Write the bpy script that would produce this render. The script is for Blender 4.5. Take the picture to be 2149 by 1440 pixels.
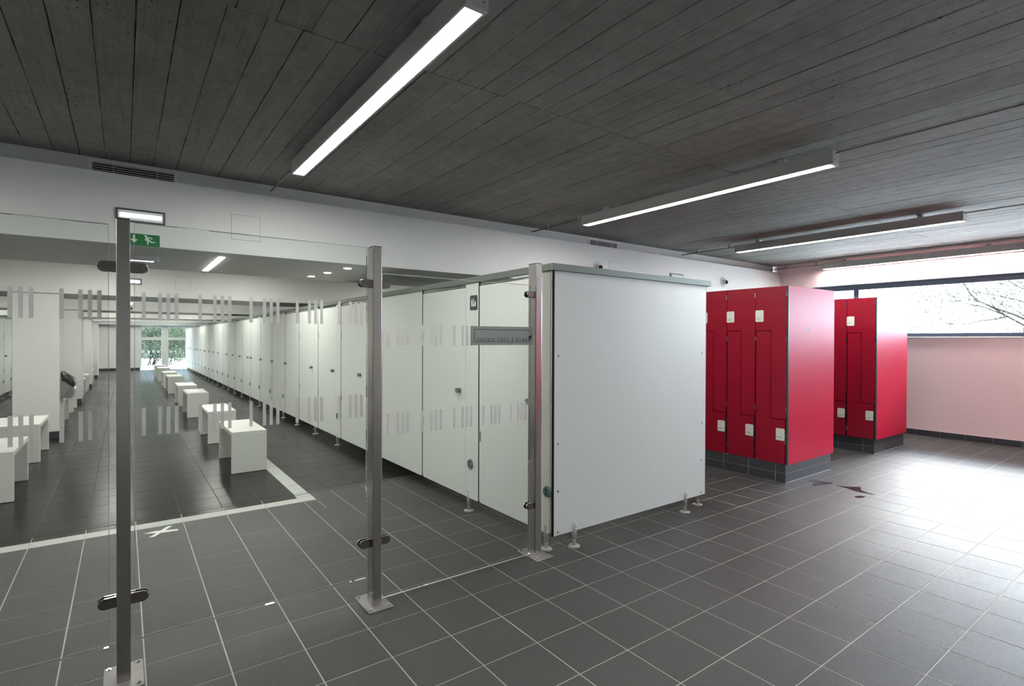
import bpy, bmesh, math, os, random
from mathutils import Vector, Matrix
random.seed(7)
S = bpy.context.scene
COL = S.collection
for o in list(bpy.data.objects):
    bpy.data.objects.remove(o)

# ------------------------------------------------------------------ camera
F_PX, YAW, PITCH, ROLL, CAM_H = 1116.36, 0.63073, -0.00683, 0.00344, 1.45
cd = bpy.data.cameras.new('camera')
cam = bpy.data.objects.new('camera', cd)
COL.objects.link(cam)
cd.sensor_fit = 'HORIZONTAL'
cd.sensor_width = 36.0
cd.lens = 36.0 * F_PX / 2149.0
cd.clip_start, cd.clip_end = 0.05, 300
fwd = Vector((math.sin(YAW) * math.cos(PITCH), math.cos(YAW) * math.cos(PITCH), math.sin(PITCH)))
right = Vector((math.cos(YAW), -math.sin(YAW), 0))
up = right.cross(fwd)
cr, sr = math.cos(ROLL), math.sin(ROLL)
r2 = right * cr + up * sr
u2 = up * cr - right * sr
cam.matrix_world = Matrix(((r2.x, u2.x, -fwd.x, 0), (r2.y, u2.y, -fwd.y, 0), (r2.z, u2.z, -fwd.z, CAM_H), (0, 0, 0, 1)))
S.camera = cam


def project(x, y, z):
    d = Vector((x, y, z - CAM_H))
    dep = d.dot(fwd)
    if dep < 0.05:
        return None
    return 1074.5 + F_PX * d.dot(r2) / dep, 720 - F_PX * d.dot(u2) / dep, dep


# ------------------------------------------------------------------ light, exposure
SKY = 9.0
LAMP = 28.0
CORR = 20.5
S.view_settings.view_transform = 'Standard'
S.view_settings.look = 'None'
S.view_settings.gamma = 1.0
S.view_settings.use_curve_mapping = False
S.view_settings.exposure = 1.8
w = bpy.data.worlds.new('overcast_sky')
S.world = w
w.use_nodes = True
bg = w.node_tree.nodes['Background']
bg.inputs['Color'].default_value = (0.66, 0.80, 1.0, 1)
bg.inputs['Strength'].default_value = SKY
# hazy low sun that comes through the ribbon window onto the floor
sd = bpy.data.lights.new('sun', 'SUN')
sd.energy = 4.6
sd.angle = math.radians(30)
sd.color = (1.0, 0.98, 0.96)
sun = bpy.data.objects.new('sun', sd)
COL.objects.link(sun)
sun.location = (30, 0, 20)
sun.rotation_euler = (math.radians(90 - 31), 0, math.radians(95))

# ------------------------------------------------------------------ materials
MATS = {}


def lin(c):
    return tuple(((v / 255) / 12.92 if v <= 10 else (((v / 255) + 0.055) / 1.055) ** 2.4) for v in c)


def mat(name, rgb, rough=0.5, metal=0.0, spec=0.5, emit=0.0, var=0.0, vscale=3.0, bump=0.0, bscale=80.0,
        rvar=0.0, rscale=2.0, coat=0.0, stretch=None, bdist=0.002):
    """plain principled material with procedural colour / roughness variation and fine relief"""
    if name in MATS:
        return MATS[name]
    m = bpy.data.materials.new(name)
    m.use_nodes = True
    N, L = m.node_tree.nodes, m.node_tree.links
    b = N['Principled BSDF']
    rgba = (*lin(rgb), 1)
    b.inputs['Base Color'].default_value = rgba
    b.inputs['Roughness'].default_value = rough
    b.inputs['Metallic'].default_value = metal
    b.inputs['Specular IOR Level'].default_value = spec
    b.inputs['Coat Weight'].default_value = coat
    geo = None
    if var or bump or rvar:
        geo = N.new('ShaderNodeNewGeometry')
        src = geo.outputs['Position']
        if stretch:
            mp = N.new('ShaderNodeMapping')
            mp.inputs['Scale'].default_value = stretch
            L.new(src, mp.inputs['Vector'])
            src = mp.outputs['Vector']
    if var:
        n = N.new('ShaderNodeTexNoise')
        n.inputs['Scale'].default_value = vscale
        n.inputs['Detail'].default_value = 4
        L.new(src, n.inputs['Vector'])
        mr = N.new('ShaderNodeMapRange')
        mr.inputs[1].default_value, mr.inputs[2].default_value = 0.3, 0.7
        mr.inputs[3].default_value, mr.inputs[4].default_value = 1 - var, 1 + var
        L.new(n.outputs['Fac'], mr.inputs[0])
        mx = N.new('ShaderNodeVectorMath')
        mx.operation = 'SCALE'
        mx.inputs[0].default_value = rgba[:3]
        L.new(mr.outputs[0], mx.inputs['Scale'])
        L.new(mx.outputs[0], b.inputs['Base Color'])
    if rvar:
        n = N.new('ShaderNodeTexNoise')
        n.inputs['Scale'].default_value = rscale
        n.inputs['Detail'].default_value = 3
        L.new(src, n.inputs['Vector'])
        mr = N.new('ShaderNodeMapRange')
        mr.inputs[1].default_value, mr.inputs[2].default_value = 0.3, 0.7
        mr.inputs[3].default_value, mr.inputs[4].default_value = max(0.02, rough - rvar), rough + rvar
        L.new(n.outputs['Fac'], mr.inputs[0])
        L.new(mr.outputs[0], b.inputs['Roughness'])
    if bump:
        n = N.new('ShaderNodeTexNoise')
        n.inputs['Scale'].default_value = bscale
        n.inputs['Detail'].default_value = 2
        L.new(src, n.inputs['Vector'])
        bp = N.new('ShaderNodeBump')
        bp.inputs['Strength'].default_value = bump
        bp.inputs['Distance'].default_value = bdist
        L.new(n.outputs['Fac'], bp.inputs['Height'])
        L.new(bp.outputs[0], b.inputs['Normal'])
    if emit:
        b.inputs['Emission Color'].default_value = rgba
        b.inputs['Emission Strength'].default_value = emit
    MATS[name] = m
    return m


def floor_tile_mat(name, base, wet=False):
    m = bpy.data.materials.new(name)
    m.use_nodes = True
    N, L = m.node_tree.nodes, m.node_tree.links
    b = N['Principled BSDF']
    geo = N.new('ShaderNodeNewGeometry')
    P = geo.outputs['Position']
    oi = N.new('ShaderNodeObjectInfo')
    n = N.new('ShaderNodeTexNoise')
    n.inputs['Scale'].default_value = 1.3
    n.inputs['Detail'].default_value = 5
    L.new(P, n.inputs['Vector'])
    mr = N.new('ShaderNodeMapRange')
    mr.inputs[1].default_value, mr.inputs[2].default_value = 0.25, 0.75
    mr.inputs[3].default_value, mr.inputs[4].default_value = 0.86, 1.14
    L.new(n.outputs['Fac'], mr.inputs[0])
    sp = N.new('ShaderNodeTexNoise')           # grain of the clay
    sp.inputs['Scale'].default_value = 420
    L.new(P, sp.inputs['Vector'])
    ms = N.new('ShaderNodeMapRange')
    ms.inputs[1].default_value, ms.inputs[2].default_value = 0.3, 0.7
    ms.inputs[3].default_value, ms.inputs[4].default_value = 0.86, 1.14
    L.new(sp.outputs['Fac'], ms.inputs[0])
    mm = N.new('ShaderNodeMath')
    mm.operation = 'MULTIPLY'
    L.new(mr.outputs[0], mm.inputs[0])
    L.new(ms.outputs[0], mm.inputs[1])
    vm = N.new('ShaderNodeVectorMath')
    vm.operation = 'SCALE'
    vm.inputs[0].default_value = lin(base)
    L.new(mm.outputs[0], vm.inputs['Scale'])
    L.new(vm.outputs[0], b.inputs['Base Color'])
    # roughness: dry textured clay, smoother where the film of water lies
    rn = N.new('ShaderNodeTexNoise')
    rn.inputs['Scale'].default_value = 0.9
    rn.inputs['Detail'].default_value = 4
    L.new(P, rn.inputs['Vector'])
    rr = N.new('ShaderNodeMapRange')
    rr.inputs[1].default_value, rr.inputs[2].default_value = 0.35, 0.65
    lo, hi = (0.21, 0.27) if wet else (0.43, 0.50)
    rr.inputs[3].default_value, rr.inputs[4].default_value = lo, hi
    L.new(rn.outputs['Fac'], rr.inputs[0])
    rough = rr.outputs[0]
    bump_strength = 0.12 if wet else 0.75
    bn = N.new('ShaderNodeTexNoise')
    bn.inputs['Scale'].default_value = 170
    bn.inputs['Detail'].default_value = 1.5
    L.new(P, bn.inputs['Vector'])
    bp = N.new('ShaderNodeBump')
    bp.inputs['Distance'].default_value = 0.004
    bp.inputs['Strength'].default_value = bump_strength
    L.new(bn.outputs['Fac'], bp.inputs['Height'])
    L.new(bp.outputs[0], b.inputs['Normal'])
    L.new(rough, b.inputs['Roughness'])
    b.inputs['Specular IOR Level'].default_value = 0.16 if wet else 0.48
    MATS[name] = m
    return m


def concrete_mat():
    m = bpy.data.materials.new('board_marked_concrete')
    m.use_nodes = True
    N, L = m.node_tree.nodes, m.node_tree.links
    b = N['Principled BSDF']
    geo = N.new('ShaderNodeNewGeometry')
    P = geo.outputs['Position']
    oi = N.new('ShaderNodeObjectInfo')
    # broad stain + wood grain stretched along the boards + pinholes
    n1 = N.new('ShaderNodeTexNoise'); n1.inputs['Scale'].default_value = 1.1; n1.inputs['Detail'].default_value = 6
    L.new(P, n1.inputs['Vector'])
    mp = N.new('ShaderNodeMapping'); mp.inputs['Scale'].default_value = (60, 2.2, 1)
    L.new(P, mp.inputs['Vector'])
    n2 = N.new('ShaderNodeTexNoise'); n2.inputs['Scale'].default_value = 1.0; n2.inputs['Detail'].default_value = 6
    L.new(mp.outputs[0], n2.inputs['Vector'])
    vo = N.new('ShaderNodeTexNoise'); vo.inputs['Scale'].default_value = 60; vo.inputs['Detail'].default_value = 2
    mp3 = N.new('ShaderNodeMapping'); mp3.inputs['Scale'].default_value = (1.0, 0.55, 1)
    L.new(P, mp3.inputs['Vector'])
    L.new(mp3.outputs[0], vo.inputs['Vector'])
    gate = N.new('ShaderNodeTexNoise'); gate.inputs['Scale'].default_value = 1.6; gate.inputs['Detail'].default_value = 2
    L.new(P, gate.inputs['Vector'])
    # pinholes appear only in patches
    thr = N.new('ShaderNodeMapRange'); thr.inputs[1].default_value, thr.inputs[2].default_value = 0.42, 0.68
    thr.inputs[3].default_value, thr.inputs[4].default_value = 0.80, 0.655
    L.new(gate.outputs['Fac'], thr.inputs[0])
    gt = N.new('ShaderNodeMath'); gt.operation = 'GREATER_THAN'
    L.new(vo.outputs['Fac'], gt.inputs[0]); L.new(thr.outputs[0], gt.inputs[1])
    def mrange(src, a, c, d, e):
        q = N.new('ShaderNodeMapRange')
        q.inputs[1].default_value, q.inputs[2].default_value, q.inputs[3].default_value, q.inputs[4].default_value = a, c, d, e
        L.new(src, q.inputs[0]); return q.outputs[0]
    def mul(x, y):
        q = N.new('ShaderNodeMath'); q.operation = 'MULTIPLY'
        L.new(x, q.inputs[0]); L.new(y, q.inputs[1]); return q.outputs[0]
    f = mul(mrange(n1.outputs['Fac'], 0.3, 0.7, 0.86, 1.14), mrange(n2.outputs['Fac'], 0.3, 0.7, 0.9, 1.08))
    f = mul(f, mrange(gt.outputs[0], 0, 1, 1.0, 0.35))
    mp4 = N.new('ShaderNodeMapping'); mp4.inputs['Scale'].default_value = (55, 1.6, 1)
    L.new(P, mp4.inputs['Vector'])
    n5 = N.new('ShaderNodeTexNoise'); n5.inputs['Scale'].default_value = 1.0; n5.inputs['Detail'].default_value = 5
    n5.inputs['Roughness'].default_value = 0.72
    L.new(mp4.outputs[0], n5.inputs['Vector'])
    f = mul(f, mrange(n5.outputs['Fac'], 0.635, 0.70, 1.0, 0.45))      # broken lines of cement fins and grime
    n6 = N.new('ShaderNodeTexNoise'); n6.inputs['Scale'].default_value = 14; n6.inputs['Detail'].default_value = 5
    L.new(P, n6.inputs['Vector'])
    f = mul(f, mrange(n6.outputs['Fac'], 0.3, 0.75, 1.08, 0.86))
    f = mul(f, mrange(oi.outputs['Random'], 0, 1, 0.93, 1.07))
    vm = N.new('ShaderNodeVectorMath'); vm.operation = 'SCALE'
    vm.inputs[0].default_value = lin((136, 136, 133))
    L.new(f, vm.inputs['Scale'])
    L.new(vm.outputs[0], b.inputs['Base Color'])
    b.inputs['Roughness'].default_value = 0.75
    b.inputs['Specular IOR Level'].default_value = 0.3
    bp = N.new('ShaderNodeBump'); bp.inputs['Strength'].default_value = 0.5; bp.inputs['Distance'].default_value = 0.004
    L.new(n2.outputs['Fac'], bp.inputs['Height'])
    L.new(bp.outputs[0], b.inputs['Normal'])
    MATS['concrete'] = m
    return m


def glass_mat():
    m = bpy.data.materials.new('clear_glass')
    m.use_nodes = True
    N, L = m.node_tree.nodes, m.node_tree.links
    N.remove(N['Principled BSDF'])
    out = N['Material Output']
    tr = N.new('ShaderNodeBsdfTransparent'); tr.inputs[0].default_value = (0.965, 0.985, 0.975, 1)
    gl = N.new('ShaderNodeBsdfGlossy'); gl.inputs['Roughness'].default_value = 0.0
    fr = N.new('ShaderNodeFresnel'); fr.inputs['IOR'].default_value = 1.25
    mx = N.new('ShaderNodeMixShader')
    L.new(fr.outputs[0], mx.inputs[0]); L.new(tr.outputs[0], mx.inputs[1]); L.new(gl.outputs[0], mx.inputs[2])
    L.new(mx.outputs[0], out.inputs[0])
    return m


def translucent_mat(name, rgb, opacity):
    m = bpy.data.materials.new(name)
    m.use_nodes = True
    N, L = m.node_tree.nodes, m.node_tree.links
    b = N['Principled BSDF']
    b.inputs['Base Color'].default_value = (*lin(rgb), 1)
    b.inputs['Roughness'].default_value = 0.6
    b.inputs['Alpha'].default_value = opacity
    return m


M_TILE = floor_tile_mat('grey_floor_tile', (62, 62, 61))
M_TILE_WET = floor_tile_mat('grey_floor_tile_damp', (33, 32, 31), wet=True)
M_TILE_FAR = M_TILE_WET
M_GROUT = mat('pale_grout', (180, 176, 168), 0.8, var=0.12, vscale=2)
M_GROUT_D = mat('dark_grout', (48, 46, 44), 0.6, var=0.2, vscale=3)
M_PLINTH = mat('dark_skirting_tile', (62, 62, 68), 0.30, var=0.06, vscale=5, bump=0.1, bscale=150)
M_WHITETILE = mat('white_floor_tile', (182, 184, 179), 0.45, var=0.03, vscale=6)
M_CONC = concrete_mat()
M_GAP = mat('concrete_shadow_gap', (38, 38, 38), 0.9)
M_WALL = mat('white_painted_plaster', (212, 212, 209), 0.6, var=0.015, vscale=1.5, bump=0.05, bscale=60)
M_PINK = mat('pink_painted_plaster', (248, 214, 217), 0.42, var=0.02, vscale=1.2, bump=0.08, bscale=40)
M_REVEAL = mat('white_window_reveal', (235, 235, 233), 0.5)
M_WFRAME = mat('blue_grey_window_frame', (88, 96, 116), 0.4, metal=0.0)
M_STEEL = mat('brushed_steel', (192, 189, 185), 0.25, metal=1.0, var=0.035, vscale=1.0, stretch=(260, 260, 3), rvar=0.02, rscale=1.0)
M_STEEL_D = mat('dark_polished_steel', (146, 141, 138), 0.20, metal=1.0)
M_ZINC = mat('dull_steel_plate', (146, 145, 142), 0.5, metal=0.6, var=0.12, vscale=14)
M_CHROME = mat('chrome', (210, 208, 204), 0.12, metal=1.0)
M_BLACK = mat('black_core', (16, 17, 18), 0.7, spec=0.2)
M_LAM = mat('white_laminate', (212, 214, 210), 0.5, spec=0.4, var=0.01, vscale=1)
M_RAIL = mat('anodised_rail', (108, 116, 108), 0.42, metal=0.3)
M_KNOB = mat('grey_green_plastic', (112, 124, 118), 0.4)
M_DIAL = mat('green_dial_plastic', (96, 122, 112), 0.4)
M_FOOT = mat('light_grey_plastic', (172, 176, 168), 0.35)
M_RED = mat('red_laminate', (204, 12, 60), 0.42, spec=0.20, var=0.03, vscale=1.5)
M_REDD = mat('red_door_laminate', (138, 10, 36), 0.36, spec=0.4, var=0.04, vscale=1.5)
M_LOCKGAP = mat('locker_shadow_gap', (26, 24, 25), 0.6)
M_EDGE = mat('dark_green_grey_edge', (58, 70, 68), 0.4)
M_PLATE = mat('pale_number_plate', (202, 204, 194), 0.45)
M_INK = mat('black_ink', (18, 18, 18), 0.6)
M_BENCH = mat('white_solid_surface', (216, 217, 212), 0.38, var=0.01, vscale=1)
M_SIGN = mat('grey_sign_plate', (138, 144, 138), 0.4)
M_PICTO = mat('charcoal_sign_plate', (58, 60, 60), 0.5)
M_PALE = mat('pale_reflection', (226, 228, 222), 0.5)
M_EXIT = mat('green_exit_sign', (8, 104, 50), 0.45)
M_EXITW = mat('exit_sign_white', (214, 226, 216), 0.45)
M_HOUSE = mat('white_lamp_housing', (196, 196, 194), 0.45)
M_VENTD = mat('vent_dark', (14, 14, 14), 0.7)
M_CABLE = mat('grey_conduit', (150, 146, 142), 0.45)
M_BAG = mat('black_bin_bag', (24, 22, 22), 0.28, bump=0.8, bscale=35, bdist=0.01)
M_BIN = mat('grey_bin_steel', (150, 150, 150), 0.35, metal=0.6)
M_BARK = mat('tree_bark', (34, 33, 29), 0.95, spec=0.05, var=0.2, vscale=8)
M_LEAF = mat('tree_leaf', (48, 54, 40), 0.95, spec=0.05, var=0.35, vscale=1.5)
M_SHRUB = mat('pale_green_shrub', (46, 50, 38), 0.95, spec=0.05, var=0.5, vscale=0.8)
M_GRAVEL = mat('pale_gravel', (226, 224, 216), 0.9, var=0.05, vscale=2)
M_GLASS = glass_mat()
M_GEDGE = mat('green_glass_edge', (138, 156, 148), 0.35)
M_FROST = translucent_mat('frosted_print', (216, 218, 213), 0.72)
M_LUM = mat('lamp_diffuser', (255, 254, 249), 0.5, emit=LAMP)
M_LUMC = mat('corridor_lamp_diffuser', (255, 253, 246), 0.5, emit=CORR)
M_LUME = mat('emergency_lamp_tube', (245, 246, 255), 0.5, emit=0.6)


# ------------------------------------------------------------------ geometry helpers
class MB:
    def __init__(self):
        self.v, self.f, self.mi = [], [], []

    def poly(self, pts, faces, mi=0):
        n = len(self.v)
        self.v += [tuple(p) for p in pts]
        for f in faces:
            self.f.append(tuple(n + i for i in f))
            self.mi.append(mi)
        return self

    def box(self, x0, y0, z0, x1, y1, z1, mi=0):
        if x0 > x1: x0, x1 = x1, x0
        if y0 > y1: y0, y1 = y1, y0
        if z0 > z1: z0, z1 = z1, z0
        return self.poly([(x0, y0, z0), (x1, y0, z0), (x1, y1, z0), (x0, y1, z0), (x0, y0, z1), (x1, y0, z1), (x1, y1, z1), (x0, y1, z1)],
                         [(0, 3, 2, 1), (4, 5, 6, 7), (0, 1, 5, 4), (1, 2, 6, 5), (2, 3, 7, 6), (3, 0, 4, 7)], mi)

    def cyl(self, c, r, h, axis='z', n=20, r2=None, mi=0):
        r2 = r if r2 is None else r2
        pts = []
        for k, (rr, t) in enumerate(((r, 0), (r2, h))):
            for i in range(n):
                a = 2 * math.pi * i / n
                u, v = rr * math.cos(a), rr * math.sin(a)
                p = {'z': (u, v, t), 'x': (t, u, v), 'y': (v, t, u)}[axis]
                pts.append((c[0] + p[0], c[1] + p[1], c[2] + p[2]))
        fs = [(i, (i + 1) % n, n + (i + 1) % n, n + i) for i in range(n)]
        fs += [tuple(range(n - 1, -1, -1)), tuple(range(n, 2 * n))]
        return self.poly(pts, fs, mi)

    def prism(self, pts2, a, b, plane='xz', mi=0):
        """extrude polygon pts2 lying in plane from a to b along the third axis"""
        n = len(pts2)
        def P(u, v, t):
            return {'xz': (u, t, v), 'yz': (t, u, v), 'xy': (u, v, t)}[plane]
        pts = [P(u, v, a) for u, v in pts2] + [P(u, v, b) for u, v in pts2]
        fs = [(i, (i + 1) % n, n + (i + 1) % n, n + i) for i in range(n)]
        fs += [tuple(range(n - 1, -1, -1)), tuple(range(n, 2 * n))]
        return self.poly(pts, fs, mi)

    def mesh(self, name, mats, bevel=0.0, seg=1, smooth=False):
        me = bpy.data.meshes.new(name)
        me.from_pydata(self.v, [], self.f)
        if not isinstance(mats, (list, tuple)):
            mats = [mats]
        for m in mats:
            me.materials.append(m)
        me.polygons.foreach_set('material_index', self.mi)
        bm = bmesh.new()
        bm.from_mesh(me)
        bmesh.ops.recalc_face_normals(bm, faces=bm.faces)
        if bevel:
            bmesh.ops.bevel(bm, geom=[e for e in bm.edges if e.calc_face_angle(0) > 0.6], offset=bevel, segments=seg, affect='EDGES', profile=0.6)
        bm.to_mesh(me)
        bm.free()
        if smooth:
            for p in me.polygons:
                p.use_smooth = len(p.vertices) == 4
        return me

    def build(self, name, mats, parent=None, **k):
        return link(name, self.mesh(name, mats, **k), parent)


def link(name, me, parent=None, loc=None):
    o = bpy.data.objects.new(name, me)
    COL.objects.link(o)
    if parent is not None:
        o.parent = parent
    if loc:
        o.location = loc
    return o


def tag(o, label=None, cat=None, group=None, kind=None):
    if label: o['label'] = label
    if cat: o['category'] = cat
    if group: o['group'] = group
    if kind: o['kind'] = kind
    return o


def thing(name, label, cat, loc=(0, 0, 0), rz=0.0, group=None):
    o = bpy.data.objects.new(name, None)
    o.empty_display_size = 0.1
    COL.objects.link(o)
    o.location = loc
    o.rotation_euler = (0, 0, rz)
    return tag(o, label, cat, group)


CHILDREN = {}


def copy_tree(o, parent=None):
    c = o.copy()
    COL.objects.link(c)
    if parent is not None:
        c.parent = parent
    for ch in list(o.children):
        copy_tree(ch, c)
    return c


def struct(name, parent=None):
    o = bpy.data.objects.new(name, None)
    COL.objects.link(o)
    return tag(o, kind='structure')


try:        # a plain grotesque that ships with Blender; the built-in font otherwise
    FONT = bpy.data.fonts.load(os.path.join(bpy.utils.resource_path('LOCAL'), 'datafiles', 'fonts', 'Inter.woff2'))
except Exception:
    FONT = None


def text_mesh(name, s, size, mt, xf, parent, depth=0.0006, align='LEFT', spacing=1.0):
    cu = bpy.data.curves.new(name, 'FONT')
    cu.body = s
    if FONT:
        cu.font = FONT
    cu.size = size
    cu.extrude = depth
    cu.align_x = align
    cu.space_character = spacing
    cu.resolution_u = 3
    t = bpy.data.objects.new(name, cu)
    COL.objects.link(t)
    bpy.context.view_layer.update()
    me = bpy.data.meshes.new_from_object(t)
    bpy.data.objects.remove(t)
    me.transform(xf)
    me.materials.clear()
    me.materials.append(mt)
    return link(name, me, parent)


# orientation helpers: text lying in the plane facing -Y (reads left to right along +X) and facing -X (reads along -Y)
def FACE_NY(x, y, z, sx=1.0):
    return Matrix.Translation((x, y, z)) @ Matrix(((sx, 0, 0, 0), (0, 0, -1, 0), (0, 1, 0, 0), (0, 0, 0, 1)))


def FACE_NX(x, y, z, sx=1.0):
    return Matrix.Translation((x, y, z)) @ Matrix(((0, 0, -1, 0), (-sx, 0, 0, 0), (0, 1, 0, 0), (0, 0, 0, 1)))


# ------------------------------------------------------------------ setting: floor
XW, YW = 9.88, 5.06            # pink window wall, white lintel wall
GX0, GY0, GSX, GSY = 1.2922, 2.5618, 0.30427, 0.29445
X_MIN, X_MAX, Y_MIN, Y_MAX = -4.6, XW, -4.6, 29.6
floor = MB().box(X_MIN, Y_MIN, -0.12, X_MAX, 5.15, -0.0012).build('floor', M_GROUT)
tag(floor, kind='structure')
corr_bed = MB().box(X_MIN, 5.15, -0.12, 6.4, Y_MAX, -0.0012).build('grout_bed', M_GROUT_D, floor)

ST_Y0, ST_Y1 = 4.905, 5.035     # white strip across
ST_X0, ST_X1 = 1.275, 1.402     # white strip along the aisle
JW = 0.0019                    # half joint


def cuts(x0, x1, y0, y1):
    """tile rectangle minus the white strips -> list of rectangles"""
    out = []
    rects = [(x0, x1, y0, y1)]
    for (a, b, c, d) in ((X_MIN, ST_X1, ST_Y0, ST_Y1), (ST_X0, ST_X1, ST_Y1, Y_MAX)):
        nr = []
        for (p, q, r, s) in rects:
            if q <= a or p >= b or s <= c or r >= d:
                nr.append((p, q, r, s)); continue
            if p < a: nr.append((p, a - 2 * JW, r, s))
            if q > b: nr.append((b + 2 * JW, q, r, s))
            p2, q2 = max(p, a), min(q, b)
            if r < c: nr.append((p2, q2, r, c - 2 * JW))
            if s > d: nr.append((p2, q2, d + 2 * JW, s))
        rects = nr
    return [r for r in rects if r[1] - r[0] > 0.012 and r[3] - r[2] > 0.012]


tiles = []
for i in range(math.floor((X_MIN - GX0) / GSX), math.ceil((X_MAX - GX0) / GSX)):
    for j in range(math.floor((Y_MIN - GY0) / GSY), math.ceil((Y_MAX - GY0) / GSY)):
        x0, x1 = GX0 + i * GSX + JW, GX0 + (i + 1) * GSX - JW
        y0, y1 = GY0 + j * GSY + JW, GY0 + (j + 1) * GSY - JW
        x0, x1, y0, y1 = max(x0, X_MIN), min(x1, X_MAX), max(y0, Y_MIN), min(y1, Y_MAX)
        if x1 - x0 < 0.02 or y1 - y0 < 0.02 or (y0 > 5.1 and x0 > 6.3):
            continue
        for r in cuts(x0, x1, y0, y1):
            cx, cy = (r[0] + r[1]) / 2, (r[2] + r[3]) / 2
            p = project(cx, cy, 0)
            size = 0
            if p and -60 < p[0] < 2209 and p[1] < 1500:
                size = (r[1] - r[0]) * (r[3] - r[2]) / p[2] ** 3
                hid = (cy > 2.75 and cx > 2.4 and cx < 5.4) or (cx > 6.5 and cy > 4.6) or (5.42 < cx < 6.45 and cy > 2.8) or (7.74 < cx < 8.74 and cy > 2.8)
                if hid: size = 0
            tiles.append((size, r))
tiles.sort(key=lambda t: -t[0])


def tile_box(mb, r, z=0.0, mi=0):
    c = 0.0012
    x0, x1, y0, y1 = r
    lo = [(x0, y0, -0.004), (x1, y0, -0.004), (x1, y1, -0.004), (x0, y1, -0.004)]
    hi = [(x0 + c, y0 + c, z), (x1 - c, y0 + c, z), (x1 - c, y1 - c, z), (x0 + c, y1 - c, z)]
    mb.poly(lo + hi, [(4, 5, 6, 7), (0, 1, 5, 4), (1, 2, 6, 5), (2, 3, 7, 6), (3, 0, 4, 7)], mi)


shared = {}
rest = MB()
for k, (sz, r) in enumerate(tiles):
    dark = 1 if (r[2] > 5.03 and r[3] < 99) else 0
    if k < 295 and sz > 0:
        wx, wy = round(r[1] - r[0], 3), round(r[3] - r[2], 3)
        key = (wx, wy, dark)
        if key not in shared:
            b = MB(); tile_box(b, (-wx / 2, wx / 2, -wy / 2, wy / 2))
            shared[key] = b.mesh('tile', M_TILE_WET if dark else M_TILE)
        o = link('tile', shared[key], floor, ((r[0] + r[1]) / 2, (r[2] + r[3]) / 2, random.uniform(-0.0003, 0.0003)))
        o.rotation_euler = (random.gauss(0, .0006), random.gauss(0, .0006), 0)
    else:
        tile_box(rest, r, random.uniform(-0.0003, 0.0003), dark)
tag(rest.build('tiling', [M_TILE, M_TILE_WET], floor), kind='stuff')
# white floor strips: tiles cut to the same joints
x = X_MIN
strip_mesh = {}
def white_tile(x0, x1, y0, y1):
    b = MB(); tile_box(b, (x0, x1, y0, y1))
    o = b.build('white_tile', M_WHITETILE, floor)
for i in range(-12, 0):
    white_tile(GX0 + i * GSX + JW, min(GX0 + (i + 1) * GSX - JW, ST_X0 - JW), ST_Y0 + JW, ST_Y1 - JW)
far_strip = MB()
white_tile(ST_X0 + JW, ST_X1 - JW, ST_Y0 + 0.02, ST_Y1 - JW)
j = 0
y = GY0 + 9 * GSY
white_tile(ST_X0 + JW, ST_X1 - JW, ST_Y1 + JW, y - JW)
while y < 29:
    if y < 10:
        white_tile(ST_X0 + JW, ST_X1 - JW, y + JW, y + GSY - JW)
    else:
        tile_box(far_strip, (ST_X0 + JW, ST_X1 - JW, y + JW, y + GSY - JW))
    y += GSY
tag(far_strip.build('white_tiling', M_WHITETILE, floor), kind='stuff')

MB().box(X_MIN, 5.137, -0.001, 2.34, 5.150, 0.0006).build('expansion_joint', mat('black_joint_filler', (16, 16, 16), 0.6), floor)

# ------------------------------------------------------------------ setting: ceiling of the front room
ZC = 2.835
ceiling = MB().box(X_MIN, Y_MIN, ZC + 0.006, X_MAX + 0.02, 5.25, ZC + 0.2).build('ceiling', M_GAP)
tag(ceiling, kind='structure')
SEAMS = [Y_MIN, 0.02, 2.49, 5.25]
xb = X_MIN + 0.03
nb = 0
random.seed(21)
while xb < X_MAX:
    wd = random.choice([0.148, 0.155, 0.158, 0.150, 0.155])
    x1 = min(xb + wd, X_MAX + 0.02)
    for s in range(3):
        off = 0.0 if s != 1 else 0.03
        a0, a1 = xb + off, x1 + off
        # every board imprint: own level, slightly wandering edges
        zz = ZC + random.uniform(-0.0012, 0.0012)
        ya, yb = SEAMS[s] + 0.002, SEAMS[s + 1] - 0.002
        n = 40
        pts, fs = [], []
        gl, gr = random.choice([0.0, 0.0004, 0.0012, 0.0024]), random.choice([0.0, 0.0004, 0.0012, 0.0024])
        for t in range(n + 1):
            yy = ya + (yb - ya) * t / n
            wl = max(0.0, gl + random.gauss(0, 0.0009)); wr = max(0.0, gr + random.gauss(0, 0.0009))
            zt = zz + random.gauss(0, 0.0003)
            pts += [(a0 + wl, yy, ZC + 0.008), (a0 + wl + .0012, yy, zt), (a1 - wr - .0012, yy, zt), (a1 - wr, yy, ZC + 0.008)]
        for t in range(n):
            q = 4 * t
            fs += [(q, q + 4, q + 5, q + 1), (q + 1, q + 5, q + 6, q + 2), (q + 2, q + 6, q + 7, q + 3)]
        MB().poly(pts, fs).build('concrete_strip', M_CONC, ceiling)
        nb += 1
    xb = x1

# ------------------------------------------------------------------ setting: walls
def wall(name, boxes, mats, **k):
    b = MB()
    for t in boxes:
        b.box(*t[:6], mi=t[6] if len(t) > 6 else 0)
    return tag(b.build(name, mats, **k), kind='structure')


ZL, ZLT = 2.171, 2.703
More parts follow.
